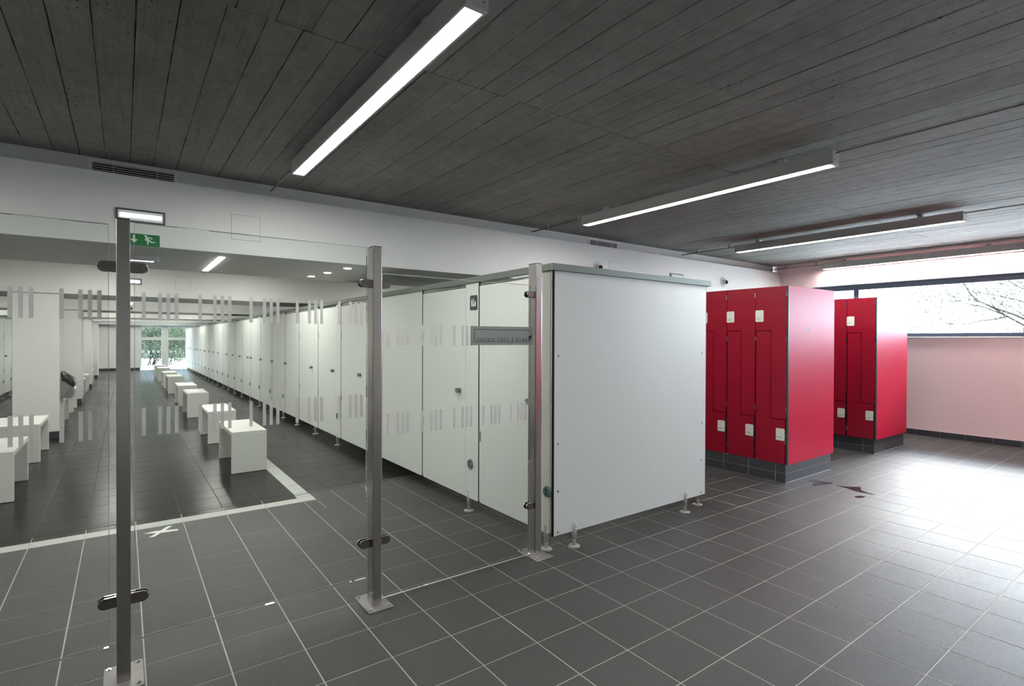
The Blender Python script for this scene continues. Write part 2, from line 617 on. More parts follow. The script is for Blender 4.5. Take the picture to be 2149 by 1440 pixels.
# white lintel wall above the opening, wall to its right, and the recessed cornice above it
wall('wall_lintel', [(X_MIN, YW, ZL, XW, YW + 0.12, ZLT), (X_MIN, YW + 0.12, ZL, XW, 6.70, ZLT), (6.4, YW, 0, XW, YW + 0.12, ZL)], M_WALL)
wall('trim_cornice', [(X_MIN, YW + 0.13, ZLT, XW - 0.03, YW + 0.20, ZC)], mat('shaded_white_plaster', (186, 187, 184), 0.65))  # cornice shade is put into its colour, greyer than the wall white
wall('wall_left', [(X_MIN - 0.15, Y_MIN, 0, X_MIN, YW, ZC + 0.05), (X_MIN - 0.15, YW, 0, X_MIN, Y_MAX, 2.75)], M_WALL)
wall('wall_rear', [(X_MIN, Y_MIN - 0.15, 0, X_MAX, Y_MIN, ZC + 0.05)], M_WALL)
wall('wall_service', [(6.4, YW + 0.12, 0, 6.55, Y_MAX, 2.75)], M_WALL)
# beams, bays and ceilings of the far room
ZB = 2.09
BEAMS = [(10.02, 11.33, ZB), (15.1, 16.4, 2.07), (19.6, 20.8, 2.05), (24.3, 25.4, 2.05), (29.2, 29.62, 2.05)]
tag(MB().box(X_MIN, 6.70, 2.62, 6.4, Y_MAX, 2.75).build('ceiling_far_room', M_WALL), kind='structure')
for n, (a, b_, z) in enumerate(BEAMS):
    tag(MB().box(X_MIN, a, z, 6.4, b_, 2.62).build('trim_beam', M_WALL), kind='structure')

# pink window wall with ribbon window
WY0, WY1, WZ0, WZ1 = -3.2, 4.62, 1.512, 2.395
pw = MB()
pw.box(XW, Y_MIN, 0, XW + 0.3, 5.35, WZ0)
pw.box(XW, Y_MIN, WZ1, XW + 0.3, 5.35, 2.95)
pw.box(XW, WY1, WZ0, XW + 0.3, 5.35, WZ1)
pw.box(XW, Y_MIN, WZ0, XW + 0.3, WY0, WZ1)
tag(pw.build('wall_right', M_PINK), kind='structure')
rv = MB()
rv.box(XW + 0.004, WY0, WZ1 - 0.004, XW + 0.3, WY1, WZ1)
rv.box(XW + 0.004, WY1 - 0.004, WZ0, XW + 0.3, WY1, WZ1)
tag(rv.build('trim_window_reveal', M_REVEAL), kind='structure')
win = struct('window_1')
fx0, fx1 = XW + 0.12, XW + 0.18
fr = MB()
fr.box(fx0, WY0, WZ0, fx1, WY1, 1.571)
fr.box(fx0, WY0, 2.302, fx1, WY1, WZ1 - 0.004)
fr.box(fx0, WY1 - 0.06, 1.571, fx1, WY1 - 0.004, 2.302)
fr.box(fx0, WY0, 1.571, fx1, WY0 + 0.06, 2.302)
fr.build('window_frame', M_WFRAME, win, bevel=0.004)
for yy in (3.80, 1.05, -1.7):
    MB().box(fx0 - 0.002, yy, 1.571, fx1 - 0.002, yy + 0.075, 2.302).build('mullion', M_WFRAME, win, bevel=0.004)
for a, b_ in ((3.875, 4.56), (1.125, 3.80), (-1.625, 1.05), (-3.14, -1.7)):
    MB().box(fx0 + 0.028, a, 1.571, fx0 + 0.034, b_, 2.302).build('window_pane', M_GLASS, win)
MB().box(XW - 0.018, WY0 - 0.02, 1.492, fx0, WY1 + 0.02, 1.512).build('window_sill', M_REVEAL, win, bevel=0.003)

# skirting tiles along the pink wall
bs = MB().box(XW - 0.010, Y_MIN, 0.0, XW - 0.0002, YW, 0.086).build('baseboard_right', M_GROUT)
tag(bs, kind='structure')
skm = MB().box(-0.005, -0.149, 0.0, 0, 0.149, 0.086).mesh('skirting_tile', M_PLINTH, bevel=0.001)
k = 0
yy = 2.34
while yy + 0.302 * k < 4.9:
    k += 1
k0 = -20
for k in range(k0, 9):
    yc = 2.34 + 0.302 * (k + 0.5)
    if Y_MIN + 0.15 < yc < YW - 0.15:
        link('skirting_tile', skm, bs, (XW - 0.010, yc, 0.002))

# far end wall with glazed door and shrubs outside
wall('wall_end', [(X_MIN, Y_MAX, 0, 0.60, Y_MAX + 0.2, 2.75), (2.45, Y_MAX, 0, 6.4, Y_MAX + 0.2, 2.75), (0.60, Y_MAX, 2.03, 2.45, Y_MAX + 0.2, 2.75)], M_WALL)
tag(MB().box(X_MIN, Y_MAX - 0.015, 0, 0.60, Y_MAX - 0.0005, 0.10).build('baseboard_end', M_PLINTH), kind='structure')
dr = struct('door_1')
dfr = MB()
for (a, b_, c, d) in ((0.60, 0.66, 0, 2.03), (2.39, 2.45, 0, 2.03), (1.43, 1.70, 0, 2.03), (0.66, 1.43, 1.36, 1.50), (1.70, 2.39, 1.36, 1.50), (0.66, 1.43, 1.97, 2.03), (1.70, 2.39, 1.97, 2.03)):
    dfr.box(a, Y_MAX + 0.05, c, b_, Y_MAX + 0.11, d)
dfr.build('door_frame', M_WALL, dr)
for (a, b_, c, d) in ((0.66, 1.43, 0.02, 1.36), (1.70, 2.39, 0.02, 1.36), (0.66, 1.43, 1.50, 1.97), (1.70, 2.39, 1.50, 1.97)):
    MB().box(a, Y_MAX + 0.075, c, b_, Y_MAX + 0.083, d).build('door_pane', M_GLASS, dr)
mm = MB().box(-0.05, -0.002, -0.05, 0.05, 0.0, 0.05).mesh('safety_marking', M_FROST)
for a in (0.74, 0.93, 1.12, 1.31, 1.79, 1.98, 2.17):
    link('safety_marking', mm, dr, (a, Y_MAX + 0.072, 0.82))

# columns of the far room (white glazed tile cladding, dark foot tile)
colm = MB().box(-0.5, 0, 0.10, 0, 0.70, 2.0495).mesh('column_shaft', M_WALL, bevel=0.003)
colb = MB().box(-0.497, 0.003, 0.0, -0.003, 0.697, 0.10).mesh('column_foot', M_PLINTH)
ordn = ['nearest', 'second', 'third', 'fourth']
for n, yy in enumerate((10.05, 15.15, 19.75, 24.4)):
    c = struct('trim_column')
    c.location = (-0.75, yy, 0)
    o_ = link('column_shaft', colm, c)
    o_.scale.z = (BEAMS[n][2] - 0.0005) / 2.0495
    link('column_foot', colb, c)

# ------------------------------------------------------------------ outdoors
tag(MB().box(-30, Y_MAX + 0.2, -0.3, 40, 75, -0.02).build('ground_outside', M_GRAVEL), kind='structure')
tag(MB().box(XW + 0.3, -40, -0.4, 60, Y_MAX + 0.1, -0.1).build('ground_lawn', M_GRAVEL), kind='structure')


def branch_mesh(mb, p, d, length, r, depth, tips):
    n = 5
    pts = [p]
    for s in range(n):
        d = (d + Vector((random.gauss(0, .11), random.gauss(0, .11), random.gauss(0, .07)))).normalized()
        p = p + d * length / n
        pts.append(p)
    base = len(mb.v)
    k = 5
    for i, q in enumerate(pts):
        rr = r * (1 - 0.55 * i / n)
        ax = (pts[min(i + 1, n)] - pts[max(i - 1, 0)]).normalized()
        u = ax.orthogonal().normalized(); v = ax.cross(u)
        for a in range(k):
            t = 2 * math.pi * a / k
            mb.v.append(tuple(q + (u * math.cos(t) + v * math.sin(t)) * rr))
    for i in range(n):
        for a in range(k):
            mb.f.append((base + i * k + a, base + i * k + (a + 1) % k, base + (i + 1) * k + (a + 1) % k, base + (i + 1) * k + a))
            mb.mi.append(0)
    tips += pts[2:]
    if depth:
        for i in range(random.choice([3, 4])):
            q = pts[random.choice([2, 3, 4, 5])]
            dd = (d + Vector((random.gauss(0, .6), random.gauss(0, .6), random.gauss(0.05, .45)))).normalized()
            branch_mesh(mb, q, dd, length * random.uniform(.55, .75), r * .5, depth - 1, tips)


def leaves(mb, tips, n, spread, size):
    for i in range(n):
        c = Vector(random.choice(tips)) + Vector((random.gauss(0, spread), random.gauss(0, spread), random.gauss(0, spread)))
        a = Vector((random.gauss(0, 1), random.gauss(0, 1), random.gauss(0, 1))).normalized() * size * random.uniform(.6, 1.3)
        b = a.orthogonal().normalized() * size * 0.45
        mb.poly([c - a, c + b, c + a, c - b], [(0, 1, 2, 3)])


def tree(loc, lean, h, r, nleaf, label, spread=0.22, depth=4, group=None, leafm=None, size=0.05):
    t = thing('tree', label, 'tree', loc, 0, group)
    wood, tips = MB(), []
    branch_mesh(wood, Vector((0, 0, 0)), Vector(lean).normalized(), h, r, depth, tips)
    wood.build('trunk', M_BARK, t, smooth=True)
    lf = MB(); leaves(lf, tips, nleaf, spread, size)
    tag(lf.build('foliage', leafm or M_LEAF, t), kind='stuff')
    return t


random.seed(5)
tree((14.0, 0.5, -0.1), (0.05, 0.62, 0.66), 2.6, 0.060, 2200, 'bare leaning tree with sparse leaves outside the ribbon window, right side', 0.25, 4, None, None, 0.035)
tree((18.6, 3.1, -0.1), (0.05, 0.25, 0.9), 2.6, 0.055, 2600, 'thin branching tree farther off outside the middle of the ribbon window', 0.3, 4, None, None, 0.04)
random.seed(11)
lab = ['leftmost leafy shrub outside the glazed end door', 'middle leafy shrub outside the glazed end door', 'rightmost leafy shrub outside the glazed end door', 'taller tree behind the shrubs beyond the end door']
for n, (x_, y_, s_) in enumerate(((-3.4, 34.2, 0.85), (1.3, 34.4, 0.95), (6.0, 34.2, 0.85), (2.6, 40.0, 1.2))):
    t = thing('shrub' if n < 3 else 'tree', lab[n], 'shrub' if n < 3 else 'tree', (x_, y_, 0))
    wood, tips = MB(), []
    for q in range(7):
        branch_mesh(wood, Vector((random.gauss(0, .3), random.gauss(0, .2), 0)), Vector((random.gauss(0, .5), random.gauss(0, .3), 1)).normalized(), 1.7 * s_, 0.03, 2, tips)
    wood.build('trunk', M_BARK, t)
    for q in range(170):
        tips.append(Vector((random.gauss(0, 0.75 * s_), random.gauss(0, .4), random.uniform(0.05, 3.0 * s_))))
    lf = MB(); leaves(lf, tips, 9500, 0.28, 0.055)
    tag(lf.build('foliage', M_SHRUB, t), kind='stuff')
tag(MB().box(-14, 46, 0, 18, 46.6, 5.5).build('wall_garden', mat('garden_wall_render', (38, 42, 34), 0.8, var=0.4, vscale=1.2)), kind='structure')

# ------------------------------------------------------------------ ceiling lights (front room)
def ceiling_light(loc, label, group='linear ceiling lights in the front room'):
    t = thing('ceiling_light', label, 'light', loc, 0, group)
    L_, w_, h_ = 2.55, 0.10, 0.10
    hs = MB()
    hs.box(-w_ / 2, 0, 0.0, -w_ / 2 + 0.011, L_, h_)
    hs.box(w_ / 2 - 0.011, 0, 0.0, w_ / 2, L_, h_)
    hs.box(-w_ / 2 + 0.011, 0, h_ - 0.01, w_ / 2 - 0.011, L_, h_)
    hs.build('housing', M_HOUSE, t)
    for a, b_ in ((-0.004, 0.022), (L_ - 0.022, L_ + 0.004)):
        e = MB().box(-w_ / 2 - 0.001, a, -0.001, w_ / 2 + 0.001, b_, h_ + 0.001).build('end_cap', M_HOUSE, t, bevel=0.002)
        for (sx, sz) in ((-0.03, 0.03), (0.03, 0.03)):
            MB().cyl((sx, a - 0.003 if a < 1 else b_, sz), 0.004, 0.003, 'y', 8).build('screw', M_CHROME, e)
    MB().box(-w_ / 2 + 0.0115, 0.0225, 0.002, w_ / 2 - 0.0115, L_ - 0.0225, 0.008).build('diffuser', M_LUM, t)
    for yy in (0.35, L_ - 0.35):
        MB().box(-0.03, yy, h_, 0.03, yy + 0.05, ZC - 2.70 + 0.004).build('bracket', M_HOUSE, t)
    c = MB()
    c.cyl((0.0, L_ + 0.004, 0.085), 0.007, 5.185 - (loc[1] + L_ + 0.004), 'y', 10)
    c.build('conduit', M_CABLE, t, smooth=True)
    for yy in (L_ + 0.10, L_ + 0.62):
        MB().box(-0.010, yy, 0.077, 0.010, yy + 0.014, ZC - 2.70 + 0.004).build('conduit_clip', M_CABLE, t)
    return t


LAB = ['long white ceiling light overhead, nearest the camera', 'long white ceiling light above the white cubicle panel', 'long white ceiling light above the first red locker block', 'long white ceiling light right beside the pink window wall']
for n, (x_, z_) in enumerate(((1.078, 2.70), (4.095, 2.70), (7.085, 2.70), (9.74, 2.672))):
    ceiling_light((x_, 1.71, z_), LAB[n])
# unseen lamps of the same type, added behind the camera for more light
for n, x_ in enumerate((-1.935, 4.095, 7.085)):
    ceiling_light((x_, -2.6, 2.70), 'added unseen ceiling light behind the camera, %s' % ['left', 'middle', 'right'][n])
ceiling_light((-1.935, 1.71, 2.70), 'added unseen ceiling light left of the picture, over the left end of the screen')  # unseen lamp added to brighten the left side

# ------------------------------------------------------------------ glass screen: posts and panes
GY = 2.80
Z_CLIP = (1.750, 0.338)


def clip(parent, side, z):
    """D-shaped clamp: two plates on either side of the glass joined by a block at the post"""
    e = bpy.data.objects.new('glass_clamp', None)
    hw = 0.021 if z > 1 else 0.0225
    pts = []
    x0, x1 = 0.024, 0.088
    pts += [(x0, -hw), (x1 - hw, -hw)]
    for a in range(1, 12):
        t = -math.pi / 2 + math.pi * a / 12
        pts.append((x1 - hw + hw * math.cos(t), hw * math.sin(t)))
    pts += [(x1 - hw, hw), (x0, hw)]
    pts = [(side * u, z + v) for u, v in pts]
    b = MB()
    b.prism(pts, -0.019, -0.007, 'xz')
    b.prism(pts, 0.007, 0.019, 'xz')
    b.box(side * 0.0245, -0.0068, z - hw * .9, side * 0.034, 0.0068, z + hw * .9)
    return b.build('glass_clamp', M_STEEL_D, parent, bevel=0.0015)


def post(x, y0, label, sides, h=1.948):
    t = thing('glass_screen_post', label, 'post', (x, GY, 0), 0, 'steel posts of the glass screen')
    dy0, dy1 = y0 - GY, y0 + 0.085 - GY
    MB().box(-0.0245, dy0, 0.006, 0.0245, dy1, h).build('shaft', M_STEEL, t, bevel=0.003, seg=2)
    MB().box(-0.0235, dy0 + .001, h, 0.0235, dy1 - .001, h + 0.003).build('cap', M_BLACK, t)
    MB().box(-0.070, -0.110, 0.0, 0.070, 0.110, 0.006).build('base_plate', M_ZINC, t, bevel=0.002)
    for sx in (-0.052, 0.052):
        for sy in (-0.088, 0.088):
            MB().cyl((sx, sy, 0.006), 0.010, 0.004, 'z', 6).cyl((sx, sy, 0.010), 0.005, 0.004, 'z', 10).build('bolt', M_CHROME, t)
    for s in sides:
        for z in Z_CLIP:
            clip(t, s, z)
    return t


post(-0.001, 2.752, 'brushed steel post of the glass screen, leftmost and nearest the camera', (-1, 1))
post(1.110, 2.752, 'brushed steel post of the glass screen, the middle of the three', (-1, 1))
post(2.243, 2.766, 'brushed steel post of the glass screen, right beside the white cubicle', (-1,), h=1.957)

BARS = [0.0705, 0.1295, 0.160, 0.1905]
bar_hi = MB().box(-0.0073, -0.0065, 0, 0.0073, -0.0053, 0.121).mesh('frosted_stripe', M_FROST)


def pane(x0, x1, z0, z1, zbar, label, phase):
    t = thing('glass_screen', label, 'glass screen', (x0, GY, z0), 0, 'glass panels of the screen')
    w_, h_ = x1 - x0, z1 - z0
    e = 0.0025
    MB().box(e, -0.005, e, w_ - e, 0.005, h_ - e).build('pane', M_GLASS, t)
    ed = MB()
    ed.box(0, -0.005, 0, e * 0.7, 0.005, h_); ed.box(w_ - e * 0.7, -0.005, 0, w_, 0.005, h_)
    ed.box(e, -0.005, 0, w_ - e, 0.005, e * 0.7); ed.box(e, -0.005, h_ - e * 0.7, w_ - e, 0.005, h_)
    ed.build('polished_edge', M_GEDGE, t)
    for k in range(-8, 14):
        for b_ in BARS:
            xx = b_ - BARS[0] + phase + 0.2114 * k
            if x0 + 0.02 < xx < x1 - 0.02:
                for z in zbar:
                    link('frosted_stripe', bar_hi, t, (xx - x0, 0, z - z0))
    return t


pane(-1.06, -0.050, 0.147, 1.928, (1.527, 1.028), 'clear glass panel with frosted stripes left of the leftmost steel post', -0.201)
pane(0.037, 1.068, 0.147, 1.946, (1.527, 1.028), 'clear glass panel with frosted stripes between left and middle steel posts', 0.0705)
pane(1.152, 2.196, 0.010, 1.813, (1.412, 0.913), 'clear glass panel with frosted stripes between middle post and cubicle, set lower', 1.187)

# wayfinding sign fixed on the right glass panel
sg = thing('direction_sign', 'grey arrow sign reading casiers 5001 à 8144 on the right glass panel', 'sign', (1.722, 2.792, 1.414))
MB().box(0, -0.004, 0, 0.484, 0.0, 0.118).build('plate', M_SIGN, sg, bevel=0.001)
ax0, ax1, ax2, az0, az1 = 0.026, 0.452, 0.478, 0.021, 0.097
azm = (az0 + az1) / 2
th = 0.0016
def seg(mb, p, q, t_, y):
    d = Vector((q[0] - p[0], q[1] - p[1])); n_ = Vector((-d.y, d.x)).normalized() * t_ / 2
    pts = [(p[0] + n_.x, p[1] + n_.y), (q[0] + n_.x, q[1] + n_.y), (q[0] - n_.x, q[1] - n_.y), (p[0] - n_.x, p[1] - n_.y)]
    mb.prism(pts, y, y - 0.0005, 'xz')
b = MB()
outl = [(ax0, az0), (ax0, az1), (ax1, az1), (ax2, azm), (ax1, az0), (ax0, az0)]
for p, q in zip(outl, outl[1:]):
    seg(b, p, q, 2 * th, -0.004)
b.build('arrow_outline', M_INK, sg)
MB().prism([(ax1, az0), (ax2, azm), (ax1 - 0.002, azm)], -0.004, -0.0046, 'xz').build('arrow_fold', M_INK, sg)
text_mesh('lettering', 'casiers 5001 à 8144', 0.0415, M_INK, FACE_NY(0.047, -0.0042, 0.0270, 1.08), sg, 0.0003, spacing=1.20)

# ------------------------------------------------------------------ changing cubicles (right row)
CX = 2.358          # door plane
RAILZ0, RAILZ1 = 1.918, 1.966
footb = MB()
footb.cyl((0, 0, 0), 0.042, 0.006, 'z', 24).cyl((0, 0, 0.006), 0.042, 0.005, 'z', 24, r2=0.030)
footb.cyl((0, 0, 0.010), 0.013, 0.07, 'z', 14)
footb.cyl((0, 0, 0.055), 0.0185, 0.115, 'z', 16)
footb.box(-0.006, -0.020, 0.14, 0.006, -0.0165, 0.165)
foot_me = footb.mesh('foot', M_FOOT, smooth=True)


def rounded(x0, x1, z0, z1, r, corners):
    """rectangle with rounded corners, corners in 'bl','br','tl','tr'"""
    pts = []
    def arc(cx, cz, a0, key, px, pz):
        if key in corners:
            for k in range(5):
                a = a0 + math.pi / 2 * k / 4
                pts.append((cx + r * math.cos(a), cz + r * math.sin(a)))
        else:
            pts.append((px, pz))
    arc(x0 + r, z0 + r, math.pi, 'bl', x0, z0)
    arc(x1 - r, z0 + r, 1.5 * math.pi, 'br', x1, z0)
    arc(x1 - r, z1 - r, 0, 'tr', x1, z1)
    arc(x0 + r, z1 - r, 0.5 * math.pi, 'tl', x0, z1)
    return pts


def cubicle(wd, far_knob, kind='door', label='', knob_y=None, sh=0.0):
    """origin at the near front corner, door plane x=0, body towards +x, running along +y"""
    t = thing('changing_cubicle', label, 'cubicle', (0, 0, 0), 0, 'white changing cubicles')
    g = 0.008
    T = 0.013
    pil = 0.21 - sh
    if kind == 'fixed':
        MB().prism(rounded(g, wd - g, 0.118, RAILZ0, 0.025, ('bl', 'br')), 0, T, 'yz').build('front_panel', M_LAM, t)
    else:
        p = MB().prism(rounded(g, pil - 0.002, 0.116, RAILZ0, 0.02, ('bl',)), 0, T, 'yz').build('pilaster', M_LAM, t)
        d = MB().prism(rounded(pil + 0.002, wd - g, 0.118, 1.885, 0.025, ('br',)), 0, T, 'yz').build('door', M_LAM, t)
        ky = (wd - 0.09) if far_knob else (knob_y or pil + 0.10)
        MB().cyl((-0.040, ky, 1.010), 0.022, 0.014, 'x', 20).cyl((-0.026, ky, 1.010), 0.013, 0.014, 'x', 14).cyl((-0.012, ky, 1.010), 0.020, 0.012, 'x', 20).build('knob', M_KNOB, d, smooth=False, bevel=0.0015)
        dy_ = 0.125 - sh * 0.85
        dl = MB().cyl((-0.013, dy_, 0.407), 0.036, 0.013, 'x', 28, r2=0.040).build('lock_dial', M_DIAL, p)
        MB().box(-0.0142, dy_ - .014, 0.420, -0.0128, dy_ + .014, 0.427).box(-0.0142, dy_ - .014, 0.387, -0.0128, dy_ + .014, 0.394).box(-0.0142, dy_ - .004, 0.404, -0.0128, dy_ + .004, 0.410).build('dial_marks', M_INK, p)
        MB().box(-0.004, wd - 0.030, 0.62, 0.001, wd - 0.008, 0.70).box(-0.004, wd - 0.030, 1.45, 0.001, wd - 0.008, 1.53).build('hinge', M_KNOB, d)
        link('foot', foot_me, t, (0.012, 0.168 - sh, 0))
        MB().box(0.002, pil, 1.892, 0.010, wd - g, 1.903).build('door_stop_rail', M_RAIL, t)
    if not sh:
        MB().box(-0.0005, -0.0075, 0.122, 0.014, 0.0075, RAILZ0).build('joint_strip', M_BLACK, t)
    MB().box(0.014, -0.0055, 0.13, 1.70, 0.0055, 1.90).build('partition', M_LAM, t)
    MB().box(1.742, g, 0.13, 1.754, wd - g, 1.90).build('rear_panel', M_LAM, t)
    return t


ORD = ['first', 'second', 'third', 'fourth', 'fifth', 'sixth', 'seventh', 'eighth', 'ninth', 'tenth', 'eleventh', 'twelfth', 'thirteenth',
       'fourteenth', 'fifteenth', 'sixteenth', 'seventeenth', 'eighteenth', 'nineteenth', 'twentieth', 'twenty-first', 'twenty-second',
       'twenty-third', 'twenty-fourth', 'twenty-fifth', 'twenty-sixth']
LINES = [2.765, 3.668, 4.683, 5.880, 7.085, 8.120, 9.179, 10.128, 11.186, 12.240, 13.283, 14.363, 15.410] + [15.41 + 1.04 * k for k in range(1, 14)]
proto = {}
for n in range(len(LINES) - 1):
    y0, y1 = LINES[n], LINES[n + 1]
    wd = round(y1 - y0, 3)
    kind = 'fixed' if n == 2 else 'door'
    farp = (n >= 6) and ((n - 6) // 4) % 2 == 0
    ky = {0: 0.215, 3: 0.47}.get(n, 0.30)
    key = (wd if n < 13 else 1.04, farp, kind, ky)
    lbl = 'white cubicle bay, %s from the glass screen, %s' % (ORD[n], 'plain fixed front' if kind == 'fixed' else ('knob at the far edge of its door' if farp else 'knob at the near edge of its door'))
    if key in proto:
        c = copy_tree(proto[key])
        c['label'] = lbl
    else:
        c = cubicle(key[0], farp, kind, lbl, ky, 0.115 if n == 0 else 0.0)
        if n == 0:
            link('foot', foot_me, c, (1.733, 0.045, 0))
        proto[key] = c
    c.location = (CX - 0.013, y0, 0)

# end panel towards the camera
ep = thing('cubicle_end_panel', 'large plain white cubicle end panel on small feet beside the steel post', 'panel', (2.36, 2.745, 0))
MB().box(0.002, 0, 0.109, 1.733, 0.013, RAILZ0).build('panel', M_LAM, ep, bevel=0.0008)
MB().box(-0.010, 0.0005, 0.109, 0.0015, 0.0125, RAILZ0).build('edge_strip', M_BLACK, ep)
MB().box(1.7335, 0.0005, 0.111, 1.738, 0.0125, RAILZ0).build('edge_strip', M_EDGE, ep)
sm = MB().cyl((0, -0.003, 0), 0.006, 0.003, 'y', 12).mesh('screw', M_STEEL_D)
for zz in (1.338, 0.735, 0.411, 0.130):
    link('screw', sm, ep, (0.036, 0, zz))
    link('screw', sm, ep, (1.678, 0, zz))
link('foot', foot_me, ep, (0.192, 0.004, 0))
link('foot', foot_me, ep, (1.455, 0.004, 0))

# aluminium head rail over the cubicles
rl = thing('cubicle_head_rail', 'grey metal head rail running along the top of the white cubicles', 'rail', (0, 0, 0))
MB().box(CX - 0.028, 2.772, RAILZ0, CX + 0.010, 28.92, RAILZ1).build('side_rail', M_RAIL, rl, bevel=0.002)
MB().box(CX - 0.028, 2.728, RAILZ0, 4.142, 2.770, RAILZ1).build('end_rail', M_RAIL, rl, bevel=0.002)
MB().box(4.09, 2.772, RAILZ0, 4.13, 28.92, RAILZ1).build('rear_rail', M_RAIL, rl)
MB().box(4.142, 2.7285, RAILZ0 + 0.001, 4.146, 2.7695, RAILZ1 - 0.001).build('end_cap', M_FOOT, rl)
MB().cyl((CX - 0.030, 5.28, 1.935), 0.006, 0.003, 'x', 10).build('screw', M_CHROME, rl)

# family pictogram on the pilaster of the second cubicle
pg = thing('family_pictogram', 'small dark pictogram plate of three figures on a white pilaster', 'sign', (CX - 0.0135, 3.805, 1.692))
MB().prism(rounded(-0.112, 0, 0, 0.122, 0.010, ('bl', 'br', 'tl', 'tr')), -0.003, 0, 'yz').build('plate', M_PICTO, pg)
fig = MB()
def figure(mb, yc, z0, h, skirt=False, waist=0.008):
    X = -0.0036
    # head
    pts = [(yc + 0.07 * h * 1.15 * math.cos(a * math.pi / 6), z0 + h * 0.92 + 0.08 * h * math.sin(a * math.pi / 6)) for a in range(12)]
    mb.prism(pts, X, -0.0030, 'yz')
    if skirt:
        mb.prism([(yc - 0.010, z0 + h * .80), (yc + 0.010, z0 + h * .80), (yc + 0.003, z0 + h * .55), (yc + 0.013, z0), (yc - 0.013, z0), (yc - 0.003, z0 + h * .55)], X, -0.0030, 'yz')
    else:
        mb.prism([(yc - 0.009, z0 + h * .80), (yc + 0.009, z0 + h * .80), (yc + 0.009, z0 + h * .42), (yc + 0.007, z0), (yc - 0.007, z0), (yc - 0.009, z0 + h * .42)], X, -0.0030, 'yz')
for args in ((-0.030, 0.030, 0.064, False), (-0.056, 0.030, 0.064, True), (-0.083, 0.030, 0.046, False)):
    b = MB(); figure(b, *args); b.build('figure', M_PALE, pg)

# ------------------------------------------------------------------ left row of cubicles in the far room
lw = [13.2 + 1.045 * k for k in range(12)]
for n, yy in enumerate(lw):
    c = copy_tree(proto[(1.04, True, 'door', 0.30)])
    c['label'] = 'white cubicle on the far left of the room, %s in its row' % ORD[n]
    c['group'] = 'white changing cubicles on the left'
    c.location = (-2.30, yy + 1.045, 0)
    c.rotation_euler = (0, 0, math.pi)
rl2 = thing('cubicle_head_rail', 'grey metal head rail over the left row of white cubicles', 'rail', (0, 0, 0))
MB().box(-2.328, 13.18, RAILZ0, -2.290, lw[-1] + 1.05, RAILZ1).build('side_rail', M_RAIL, rl2, bevel=0.002)

# ------------------------------------------------------------------ red lockers
def locker_column(label, nums):
    """one Z locker pair; front at x=0 facing -x, runs from y=0 to y=0.333, z from 0 (at 0.188 above floor)"""
    t = thing('locker_column', label, 'locker', (0, 0, 0), 0, 'red lockers')
    W, g, T = 0.333, 0.0035, 0.013
    H = 1.817
    a = 0.164          # vertical split, measured from the near side
    zu, zl = 1.362, 0.455
    MB().box(T + 0.004, 0.001, 0, 1.0, W - 0.001, H).build('carcass', M_LOCKGAP, t)
    up_ = [(g, zl + g), (a - g, zl + g), (a - g, zu + g), (W - g, zu + g), (W - g, H - 0.002), (g, H - 0.002)]
    lo_ = [(0.014, 0.003), (W - g - 0.006, 0.003), (W - g - 0.006, zu - g), (a + g, zu - g), (a + g, zl - g), (0.014, zl - g)]
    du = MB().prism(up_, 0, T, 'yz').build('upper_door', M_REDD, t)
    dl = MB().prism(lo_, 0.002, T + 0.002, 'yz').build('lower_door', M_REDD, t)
    hm = MB().box(-0.003, -0.004, 0, 0.002, 0.004, 0.050).mesh('hinge', M_CHROME)
    for z in (1.71, 1.25, 0.53):
        link('hinge', hm, du, (0, g + 0.001, z))
    for z in (1.25, 0.53, 0.08):
        link('hinge', hm, dl, (0, W - g - 0.004, z))
    pm = MB().prism(rounded(-0.045, 0.045, 0, 0.123, 0.012, ('bl', 'br', 'tl', 'tr')), -0.003, 0, 'yz').mesh('number_plate', M_PLATE, bevel=0.001)
    pu = link('number_plate', pm, du, (0, 0.288, 1.455))
    pl = link('number_plate', pm, dl, (0.002, 0.062, 0.238))
    for P_, s in ((pu, nums[0]), (pl, nums[1])):
        pass
    lb = MB().box(-0.006, 0.003, 0.205, 0.004, 0.013, 0.245).box(-0.009, 0.004, 0.245, 0.004, 0.012, 0.30).cyl((-0.004, 0.008, 0.300), 0.008, 0.006, 'x', 10).build('lock_and_key', M_CHROME, dl)
    return t, du, dl


def plate_text(t, nums):
    """number lettering lies on the door face; kept as a part of the locker"""
    text_mesh('lettering', nums[0], 0.029, M_INK, FACE_NX(-0.0032, 0.288 + 0.040, 1.481, 0.85), t, 0.0003, spacing=1.35)
    text_mesh('lettering', nums[1], 0.029, M_INK, FACE_NX(-0.0032 + 0.002, 0.062 + 0.040, 0.264, 0.85), t, 0.0003, spacing=1.35)


lk0, _, _ = locker_column('red Z-shaped locker pair, nearest column of the front locker block', ('8087', '8088'))
names = ['nearest', 'second', 'third', 'fourth', 'fifth', 'sixth', 'seventh']


def locker_block(bx, by, count, blockname, base_no, use_first=None, width=1.02, mirror=False):
    for n in range(count):
        c = use_first if (use_first and n == 0) else copy_tree(lk0_clean)
        c.location = (bx, by + 0.333 * n, 0.188)
        c['label'] = 'red Z-shaped locker pair, %s column of the %s' % (names[n], blockname)
    return


